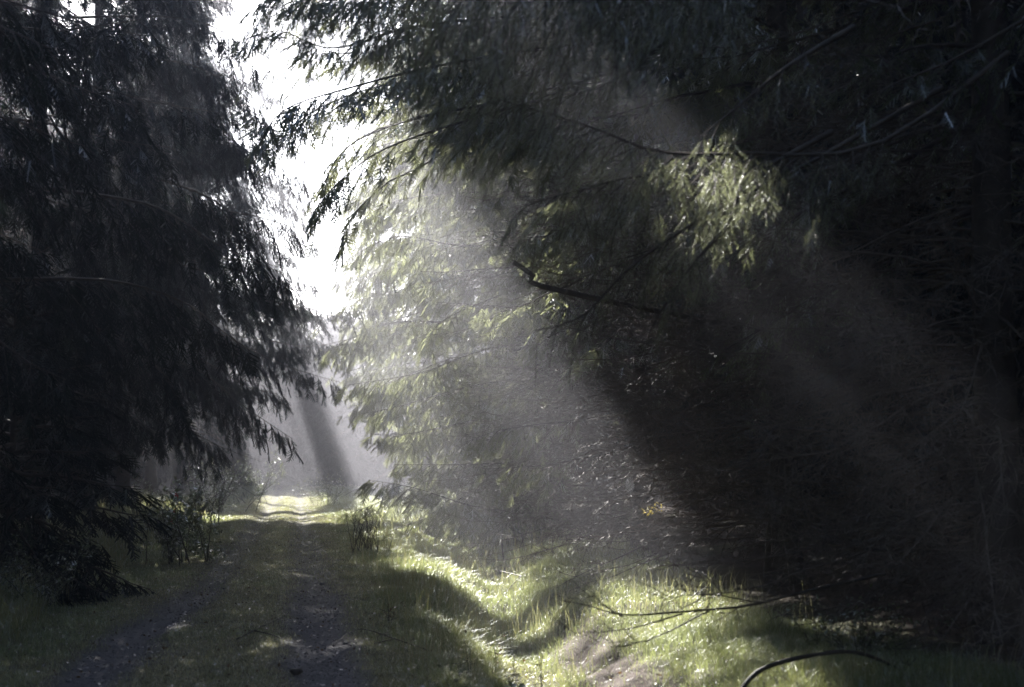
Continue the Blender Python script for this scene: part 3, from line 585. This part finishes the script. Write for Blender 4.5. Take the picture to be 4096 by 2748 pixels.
# young spruces
make_tree('young_spruce', -6.1, 17.5, 4.3, 2.1, 'low young spruce with boughs to the ground at the left edge of the view', 'young spruces', 400, .25, .2, .055, M_needle_shade, 1.0, True, hz(-6.1, 17.5), .06, .6, None, 4)
# the plantation on both sides and behind the viewpoint: countless trees that read as one dark mass
def forest_mass(name, label, spots, seed):
    rg = np.random.default_rng(seed); n = len(spots); x = spots[:, 0] + rg.uniform(-.8, .8, n); y = spots[:, 1] + rg.uniform(-.8, .8, n)
    H = rg.uniform(18, 21.5, n); wood = MB(); z0 = height(x, y) - .1
    f = np.linspace(0, 1, 5); P = np.stack([np.repeat(x[:, None], 5, 1), np.repeat(y[:, None], 5, 1), z0[:, None] + H[:, None] * f], -1)
    wood.tubes(P, .17 * (1.02 - f)[None], 7)
    NB = 110; q = rg.uniform(0, 1, (n, NB)) ** .8; z = z0[:, None] + .8 + q * (H[:, None] - 1.4); Rr = (1 - q) ** .5 * 2.6 * rg.uniform(.05, .75, (n, NB)); az = rg.uniform(0, 2 * math.pi, (n, NB))
    B = np.stack([x[:, None] + np.cos(az) * Rr, y[:, None] + np.sin(az) * Rr, z], -1).reshape(-1, 3)
    X = np.stack([np.cos(az), np.sin(az), -.15 - .5 * rg.uniform(size=az.shape)], -1).reshape(-1, 3); sz = rg.uniform(1.2, 2.3, len(B))
    k = ~lit_mask(B + nrm(X) * sz[:, None] * .5, rg); B, X, sz = B[k], X[k], sz[k]
    fo = MB(); place(fo, SPR_BIG, B, X, sz, rg, rg.uniform(0, .8, len(B)))
    o = fo.build(name, [M_needle_shade]); tag(o, label, kind='stuff')
    w = wood.build('forest_trunks', M_bark, o)
def grid(x0f, x1f, y0, y1, st):
    L_ = []
    yy = y0
    while yy < y1:
        a, b_ = x0f(yy), x1f(yy); L_ += [(xx, yy) for xx in np.arange(a, b_, st)]; yy += st
    return np.array(L_)
forest_mass('forest', 'dark spruce plantation stretching back left of the track', grid(lambda y: float(pc(y)) - 42, lambda y: float(pc(y)) - 9.5, 3, 116, 3.1), 1)
forest_mass('forest', 'dark spruce plantation stretching back right of the track', grid(lambda y: float(pc(y)) + 11.5, lambda y: float(pc(y)) + 40, 3, 116, 3.1), 2)
forest_mass('forest', 'dark spruce plantation behind the viewpoint', np.concatenate([grid(lambda y: -26., lambda y: -6., -24, -3, 3.1), grid(lambda y: 3.6, lambda y: 26., -24, -3, 3.1), grid(lambda y: -26., lambda y: -5., -3, 3, 3.1), grid(lambda y: 5., lambda y: 26., -3, 3, 3.1)]), 3)
# second rows, deep shade
second = make_tree('spruce_tree', -13.5, 16, 20, 3.8, 'spruce standing in deep shade behind the left row of trees', 'spruces in the dark stand left', 500, 2.2, .5, .3, M_needle_shade, .5, False, 0.1, .17, .8, None, 14, gap=False)
for k_, (x, y, rz, s) in enumerate([(-12.5, 10, 1, 1), (-14, 23, 2, 1.05), (-15, 31, 3, .95), (-12.9, 37.5, 4, 1), (-14.8, 45, 5.2, 1.05)]):
    copy_tree(second, (x, y, .2), rz, s, 'spruce standing in deep shade behind the left row of trees', 'spruces in the dark stand left')
for k_, (x, y, rz, s) in enumerate([(8.6, 10, 1, 1), (8.0, 16, 2, 1.05), (7.2, 22.5, 3, .95), (6.0, 29, 4, 1), (5.0, 36, 5, 1), (3.8, 44, .5, 1), (2.4, 53, 2.5, 1), (12, 19, 1.5, 1), (10.5, 28, 2.2, 1), (9, 40, 2.8, 1), (1, 66, 1.1, 1)]):
    copy_tree(second, (x, y, .2), rz, s, 'spruce standing in deep shade behind the right row of trees', 'spruces in the dark stand right')
# far stand closing the view
fart = make_tree('spruce_tree', -9, 72, 8.5, 2.4, 'small misty spruce in the far stand closing the end of the track', 'spruces of the far stand', 501, .15, .5, .12, M_needle_shade, .8, False, .5, .1, .6, None, 0, gap=False, size=.75, sprT=SPR_BIG)
for k_ in range(45):
    x = -23 + (k_ % 15) * 1.6 + rng.uniform(-.6, .6); y = 74 + 7 * (k_ // 15) + rng.uniform(-2.5, 2.5)
    copy_tree(fart, (x, y, .5), rng.uniform(0, 6), rng.uniform(.75, 1.2), 'small misty spruce in the far stand closing the end of the track', 'spruces of the far stand')

# ------------------------------------------------------------------ sprays added to the crowns to block the sun outside the light gaps
def shade_infill():
    rg = np.random.default_rng(77); C = np.concatenate(COVER); xg, yg = land(C)
    st = .4; xe = np.arange(-16, 15, st); ye = np.arange(-9, 72, st)
    Hh, _, _ = np.histogram2d(xg, yg, [np.append(xe, xe[-1] + st), np.append(ye, ye[-1] + st)], weights=C[:, 3]); Hh /= st * st
    k = np.ones((3, 3)) / 9; Hp = np.pad(Hh, 1, mode='edge'); Hs = sum(Hp[a:a + Hh.shape[0], b:b + Hh.shape[1]] * k[a, b] for a in range(3) for b in range(3))
    XX, YY = np.meshgrid(xe + st / 2, ye + st / 2, indexing='ij')
    TH = np.where((XX > 3.2) & (YY < 30), 8.0, INFILL); TH = np.where((XX > pc(YY) - 2.5) & (XX < xd(YY) + .5) & (YY > 7) & (YY < 34), 2.8, TH); bad = (Hs < TH)
    bad &= ~lit_at(XX, YY)
    tall = [(i, t) for i, t in enumerate(PENDING) if t[5] > 12]; tb = np.array([t[4] for _, t in tall]); tH = np.array([t[5] for _, t in tall])
    nadd = 0
    for gx, gy, cov in zip(XX[bad], YY[bad], Hs[bad]):
        zz = np.arange(5, 18.5, .5); Px = gx - KX * zz; Py = gy - KY * zz
        vis = zz < CAMZ + .33 * Py + 1.2
        ppx, ppy = project(np.stack([Px, Py, zz], 1)); blocked = vis & ((Py < 19) | inside(ppx - 14, ppy, GAP) | inside(ppx + 14, ppy, GAP) | inside(ppx, ppy - 22, GAP) | inside(ppx, ppy, GAP) | (zz < 3.5))
        right_side = vis & (Px > pc(Py) + 2)
        D = np.hypot(Px[:, None] - tb[None, :, 0], Py[:, None] - tb[None, :, 1]) + (zz[:, None] > tH[None] - 2.5) * 50 + blocked[:, None] * 100 + vis[:, None] * 1.5 + right_side[:, None] * 2
        a, b = np.unravel_index(np.argmin(D), D.shape)
        if D[a, b] > 8.5: continue
        small = bool(vis[a])
        if small and cov > 4.5: continue
        root, fol, wood, mat, base, H, _ = tall[b][1]; P = np.array([Px[a], Py[a], zz[a]])
        n = max(1, int(((5.0 if small else INFILL) - cov) * st * st / (.045 if small else .20) + rg.uniform())); nadd += n
        B = P + rg.normal(0, .22, (n, 3)); od = np.array([P[0] - base[0], P[1] - base[1], 0]); od /= max(np.linalg.norm(od), .01)
        X = od * .9 + rg.normal(0, .5, (n, 3)) + np.array([0, 0, -.5]); sz = rg.uniform(.6, .95, n) * (.5 if small else 1)
        kk = ~lit_mask(B + nrm(X) * sz[:, None] * .5, rg, .1); px, py = project(B); kk &= ~((px > -30) & (px < 1054) & (py > -35)) | small
        if small: X = X * .5 + np.array([0, 0, -.8]); kk &= ~inside(px, py, GAP)
        place(fol, SPR if small else SPR_BIG, B[kk], X[kk], sz[kk], rg, rg.uniform(.1, .9, kk.sum()))
        if rg.uniform() < (.12 if small else .35):
            b0 = np.array([base[0], base[1], zz[a] + .1 * D[a, b]]); mid = (b0 + P) / 2 + np.array([0, 0, .25]); wood.tubes(smooth_poly([b0, mid, P], 7)[None], np.linspace(.03, .006, 7)[None], 4)
    print('shade_infill', int(bad.sum()), nadd)
INFILL = 11.0
shade_infill()
for t_ in PENDING: finish(*t_[:5])

# ------------------------------------------------------------------ undergrowth and small things
LEAF_T = [(np.array([[0, 0, 0], [.45, .28, .05], [1, 0, -.05], [.45, -.28, .05]]), np.array([[0, 1, 2, 3]])), (np.array([[0, 0, 0], [.5, .22, .12], [1, 0, -.12], [.5, -.22, .0]]), np.array([[0, 1, 2, 3]]))]
def gpt(x, y, d=None):
    px, py = dsp(x, y); P = at(px, py, 1.0); t = CAMZ / (CAMZ - P[2]); P = P * t + np.array([0, 0, CAMZ]) * (1 - t); return np.array([P[0], P[1], float(height(P[0], P[1]))])
def bush(name, base, h, r, n, label, cat, group=None, mat=None, stems=9, leaf=.05, seed=0, spread=.75):
    rg = np.random.default_rng(900 + seed); root = empty(name, base, label, cat, group); st = MB(); lf = MB()
    base = np.asarray(base, float); T_ = []
    for i in range(stems):
        az = rg.uniform(0, 6.28); f = np.linspace(0, 1, 6); rr = r * rg.uniform(.2, 1); hh = h * rg.uniform(.55, 1)
        P = base + np.array([*(rg.normal(0, .28 * r, 2)), 0.]) * (h > .6) + np.stack([np.cos(az) * rr * f ** 1.3 * .8, np.sin(az) * rr * f ** 1.3 * .8, hh * f - .06], 1) + np.cumsum(rg.normal(0, .012 * h, (6, 3)), 0) * f[:, None]
        T_.append(P)
    T_ = np.array(T_); st.tubes(T_, np.linspace(.008, .003, 6)[None] * max(h, .4), 4)
    for i in range(stems * 4):
        P = T_[rg.integers(0, stems)]; k_ = rg.integers(2, 6); f = np.linspace(0, 1, 4)[:, None]; d = nrm(rg.normal(0, 1, 3) + np.array([0, 0, .6])) * h * .25
        Q = P[k_] + d * f; st.tubes(Q[None], np.linspace(.003, .0015, 4)[None], 3); T_ = np.concatenate([T_, np.repeat(Q, [2, 1, 1, 2], 0)[None]])
    k_ = rg.integers(0, len(T_), n); j_ = rg.integers(2, 6, n); B = T_[k_, j_] + rg.normal(0, leaf * spread, (n, 3)); B[:, 2] = np.maximum(B[:, 2], base[2] + .02)
    place(lf, LEAF_T, B, rg.normal(0, 1, (n, 3)) + np.array([0, 0, .2]), leaf * rg.uniform(.5, 1.3, n), rg, rg.uniform(0, 1, n), 2)
    st.build('stems', M_dkwood, root, True, base); lf.build('leaves', mat or M_leaf, root, False, base)
    return root
bush('leafy_bush', gpt(412, 1288), 1.25, .95, 2200, 'round small-leaved bush with pale shiny leaves at the left edge of the track', 'bush', None, None, 14, .075, 1)
UG = 'bushes at the left edge of the far track'
bush('leafy_bush', gpt(450, 1200), 1.5, 1.6, 1300, 'wide low dark bush just behind the round bush with shiny leaves', 'bush', UG, None, 14, .07, 2)
bush('leafy_bush', gpt(500, 1172), 1.6, 1.8, 1300, 'dim green bush under the left boughs next to the sunlit patch of grass', 'bush', UG, None, 14, .08, 3)
bush('leafy_bush', gpt(560, 1150), 1.5, 2.0, 1000, 'faint misty bush where the left trees end at the far grass', 'bush', UG, None, 12, .1, 4)
bush('leafy_bush', gpt(742, 1156), 1.1, 1.0, 700, 'round pale bush alone in the misty grass beyond the sunlit patch', 'bush', None, None, 12, .08, 5)
bush('leafy_bush', gpt(60, 1400), .7, 1.2, 900, 'dark low bramble under the young spruce at the left edge', 'bush', None, None, 14, .05, 6)
bush('weed_clump', gpt(835, 1262), .95, .55, 60, 'clump of dark bare stems on the right verge before the sunlit patch', 'weed', None, None, 26, .03, 7)
bush('sapling', gpt(1170, 1255), 1.25, .55, 110, 'small thin sapling on the lit ditch bank below the dead twigs', 'sapling', None, None, 8, .05, 8)
bush('weed', gpt(890, 1425), .34, .1, 16, 'dark withered weed with curled leaves beside the right rut', 'weed', None, M_dryleaf, 4, .05, 9)
bush('bramble', ad(1130, 1600, 8.7) * [1, 1, 0] + [0, 0, float(height(*ad(1130, 1600, 8.7)[:2]))], .5, .5, 420, 'dark blurred bramble at the bottom edge of the view between track and ditch', 'bramble', None, None, 12, .05, 10)
bush('bramble', ad(1270, 1590, 8.9) * [1, 1, 0] + [0, 0, float(height(*ad(1270, 1590, 8.9)[:2]))], .42, .4, 260, 'small dark bramble on the ditch edge right of the larger bramble', 'bramble', None, None, 9, .045, 11)
bush('bramble', gpt(1960, 1560), .45, .9, 700, 'low leafy bramble on the dark mossy ground at the lower right', 'bramble', None, None, 14, .04, 12)
bush('seedling', gpt(1868, 1520), .34, .14, 12, 'small seedling with pale shiny leaves right of the bright moss', 'seedling', None, None, 2, .07, 13)
bush('seedling', gpt(1978, 1530), .24, .08, 7, 'small seedling with one bright green leaf at the lower right', 'seedling', None, None, 1, .09, 14)
bush('leaf_cluster', ad(1478, 1150, 16.6) - [0, 0, .12], .16, .2, 34, 'cluster of yellow leaves caught in the dead twigs right of the ditch', 'leaves', None, M_leafy, 4, .05, 15)
for i_, (wx, wy, wh, lb_) in enumerate([(1052, 1535, .36, 'short dark dead stem standing in the grass, left of the two stubs'), (1072, 1510, .42, 'tall dark dead stem standing in the grass, right of the two stubs'), (1130, 1470, .40, 'dry seed-headed weed at the edge of the lit verge'), (1168, 1480, .5, 'taller dry weed above the brown ditch slope'), (1238, 1480, .44, 'thin dry weed standing in the ditch in front of the brown slope')]):
    bush('dead_weed', gpt(wx, wy), wh, .06, 12 if i_ > 1 else 0 or 2, lb_, 'weed', None, M_dryleaf, 2, .035, 30 + i_)
def stick(name, paths, r, label, cat, seed=0, tw=10, m_=None):
    rg = np.random.default_rng(seed); mb = MB(); P0 = [smooth_poly([ad(*p) for p in pts], 18) for pts in paths]; og = P0[0][0].copy()
    for i, P in enumerate(P0):
        P = P + np.cumsum(rg.normal(0, .004, P.shape), 0); rr = r * (1 if i == 0 else .5); mb.tubes(P[None], np.linspace(rr, rr * .18, 18)[None], 6)
        B = P[rg.integers(6, 18, tw)]; X = nrm(P[-1] - P[0]) + rg.normal(0, .5, (tw, 3)); place(mb, TWG, B, X, rg.uniform(.08, .3, tw), rg, rg.uniform(0, 1, tw), 3)
    return tag(mb.build(name, m_ or M_dkwood, None, True, og), label, cat)
stick('bare_branch', [[(2020, 1310, 10.2), (1850, 1350, 10), (1700, 1385, 9.8), (1550, 1400, 9.6), (1420, 1406, 9.5), (1350, 1385, 9.4), (1285, 1372, 9.3)], [(1420, 1406, 9.5), (1385, 1380, 9.4), (1355, 1350, 9.4)], [(1560, 1400, 9.6), (1440, 1432, 9.5), (1380, 1440, 9.4), (1310, 1442, 9.3)], [(1740, 1375, 9.8), (1640, 1362, 9.7), (1560, 1362, 9.6), (1510, 1372, 9.5)], [(1620, 1395, 9.7), (1500, 1440, 9.6), (1420, 1462, 9.5), (1370, 1440, 9.5)]], .013, 'long bare forked branch stretching over the ditch from the right', 'branch', 1)
def _g(x, y, dz=.02): P = gpt(x, y); P[2] += dz; return P
def gstick(name, paths, r, label, seed, tw=6):
    rg = np.random.default_rng(seed); mb = MB(); L_ = [smooth_poly([_g(*p) for p in pts], 12) for pts in paths]; og = L_[0][0].copy()
    for P in L_: mb.tubes(P[None], np.linspace(r, r * .3, 12)[None], 5)
    P = L_[0]; B = P[rg.integers(2, 12, tw)]; X = nrm(P[-1] - P[0]) + np.abs(rg.normal(0, .5, (tw, 3))); place(mb, TWG, B, X, rg.uniform(.08, .22, tw), rg, rg.uniform(0, 1, tw), 3)
    tag(mb.build(name, M_dkwood, None, True, og), label, 'twig')
gstick('fallen_twig', [[(540, 1475), (580, 1462, .05), (655, 1440, .12)], [(580, 1462, .05), (620, 1470, .04), (660, 1476)]], .008, 'dark twig lying on the grass strip between the ruts', 2)
gstick('fallen_twig', [[(980, 1470), (900, 1462, .04), (820, 1452, .06), (760, 1470)], [(900, 1462, .04), (850, 1474, .02)]], .008, 'longer dark twig lying across the right edge of the right rut', 3)
gstick('fallen_twig', [[(1270, 1300), (1190, 1290, .1), (1110, 1340, .05)], [(1190, 1290, .1), (1120, 1272, .25)]], .014, 'dead branch lying on the lit bank across the ditch', 4, 12)
mb = MB(); P = smooth_poly([ad(1680, 1590, 9.2), ad(1735, 1530, 9.3), ad(1840, 1498, 9.4), ad(1960, 1490, 9.6), ad(2080, 1540, 9.8)], 24); mb.tubes(P[None], (np.linspace(.018, .01, 24) + rng.normal(0, .0018, 24))[None], 10)
tag(mb.build('curved_branch', M_dkwood, None, True, P[0].copy()), 'thick dark fallen branch arching over the ground at the lower right', 'branch')
# clod of soil
mb = MB(); place(mb, [RK[1]], np.array([gpt(676, 1545)]) + [0, 0, .02], np.array([[1., .3, 0]]), np.array([.055]), rng, np.array([.2])); P0 = gpt(676, 1545)
tag(mb.build('soil_clod', M_dkwood, None, True, P0), 'dark clod of soil lying in the near end of the right rut', 'clod')
# spider web: hub, spokes and spiral
c0 = ad(1437, 1107, 15.5); mb = MB(); mbs = MB(); X_ = nrm(np.array([.8, .5, .1])); Z_ = np.array([0, 0, 1.]); L_ = []
for k_ in range(14):
    a = k_ * math.pi / 7; L_.append([c0 + (X_ * math.cos(a) * .7 + Z_ * math.sin(a)) * q_ for q_ in (.0, .04, .105)])
mb.tubes(np.array(L_), .0007, 3)
t_ = np.linspace(0, 8 * 2 * math.pi, 200); rr_ = .018 + .07 * t_ / t_[-1]
mbs.tubes((c0 + (X_ * (np.cos(t_) * .7)[:, None] + Z_ * np.sin(t_)[:, None]) * rr_[:, None])[None], .0009, 3)
w_ = empty('spider_web', c0, 'small round spider web hanging in the dead twigs on the right', 'spider web'); mb.build('spokes', M_web, w_, False, c0); mbs.build('spiral', M_web, w_, False, c0)
mb = MB(); L_ = []
for k_ in range(5):
    a = ad(1838 + rng.uniform(-8, 8), 420 + rng.uniform(-20, 60), 8.4); b_ = ad(1850 + rng.uniform(-10, 14), 590 + rng.uniform(-30, 20), 8.4); f = np.linspace(0, 1, 5)[:, None]; L_.append(a + (b_ - a) * f + np.sin(f * 3.1) * [.01 * rng.normal(), 0, 0])
mb.tubes(np.array(L_), .0005, 3); tag(mb.build('cobweb', M_web, None, False, L_[0][0]), 'thin pale cobweb strands hanging in the dark boughs on the right', 'cobweb')
# red and white tape hanging from a thin sapling
m, nt, out = newmat('barrier_tape'); b = nt.nodes.new('ShaderNodeBsdfPrincipled'); tc = nt.nodes.new('ShaderNodeTexCoord'); wv = nt.nodes.new('ShaderNodeTexWave'); wv.bands_direction = 'DIAGONAL'; wv.inputs['Scale'].default_value = 2.2
nt.links.new(tc.outputs['Object'], wv.inputs['Vector']); nt.links.new(ramp(nt, wv.outputs['Fac'], [(.49, (.5, .03, .03)), (.51, (.75, .75, .75))]), b.inputs['Base Color']); b.inputs['Roughness'].default_value = .35; nt.links.new(b.outputs[0], out.inputs[0])
t0_ = ad(402, 1125, 23); mb = MB(); f = np.linspace(0, 1, 12)[:, None]; A_ = t0_ + f * [-.05, 0, -.62] + np.sin(f * 7) * [.015, .02, 0]; wv_ = np.concatenate([np.cos(f * 5) * .03, np.sin(f * 5) * .03, 0 * f], 1)
mb.add(np.stack([A_ - wv_, A_ + wv_], 1), [[2 * k_, 2 * k_ + 1, 2 * k_ + 3, 2 * k_ + 2] for k_ in range(11)]); tag(mb.build('barrier_tape', m, None, False, t0_), 'strip of red and white striped tape hanging in the dark left of the track', 'tape')
mb = MB(); gb = np.array([t0_[0] - .1, t0_[1] + .1, float(height(t0_[0] - .1, t0_[1] + .1)) - .05]); P = smooth_poly([gb, t0_ * .5 + gb * .5 + [.03, 0, 0], t0_ + [0, .02, .02], t0_ + [.12, 0, .18]], 14); mb.tubes(P[None], np.linspace(.012, .004, 14)[None], 5)
rgx = np.random.default_rng(5); place(mb, TWG, P[rgx.integers(6, 14, 6)], rgx.normal(0, 1, (6, 3)) + [0, 0, .6], rgx.uniform(.15, .3, 6), rgx, rgx.uniform(0, 1, 6), 3)
tag(mb.build('bare_sapling', M_dkwood, None, True, gb), 'thin leafless sapling the striped tape hangs from', 'sapling')
# ------------------------------------------------------------------ haze
bm = MB(); x0, x1, y0, y1, z0, z1 = -222, 222, -38, 222, -2, 24.5
bm.add([(x0, y0, z0), (x1, y0, z0), (x1, y1, z0), (x0, y1, z0), (x0, y0, z1), (x1, y0, z1), (x1, y1, z1), (x0, y1, z1)],
       [[0, 3, 2, 1], [4, 5, 6, 7], [0, 1, 5, 4], [1, 2, 6, 5], [2, 3, 7, 6], [3, 0, 4, 7]])
m, nt, out = newmat('haze'); pv = nt.nodes.new('ShaderNodeVolumePrincipled')
pv.inputs['Density'].default_value = HAZE; pv.inputs['Color'].default_value = (.48, .48, .525, 1); pv.inputs['Anisotropy'].default_value = HAZE_G
nt.links.new(pv.outputs[0], out.inputs['Volume'])
hz_o = bm.build('haze', m); tag(hz_o, 'pale morning mist filling the air between the trees', 'haze', kind='stuff')
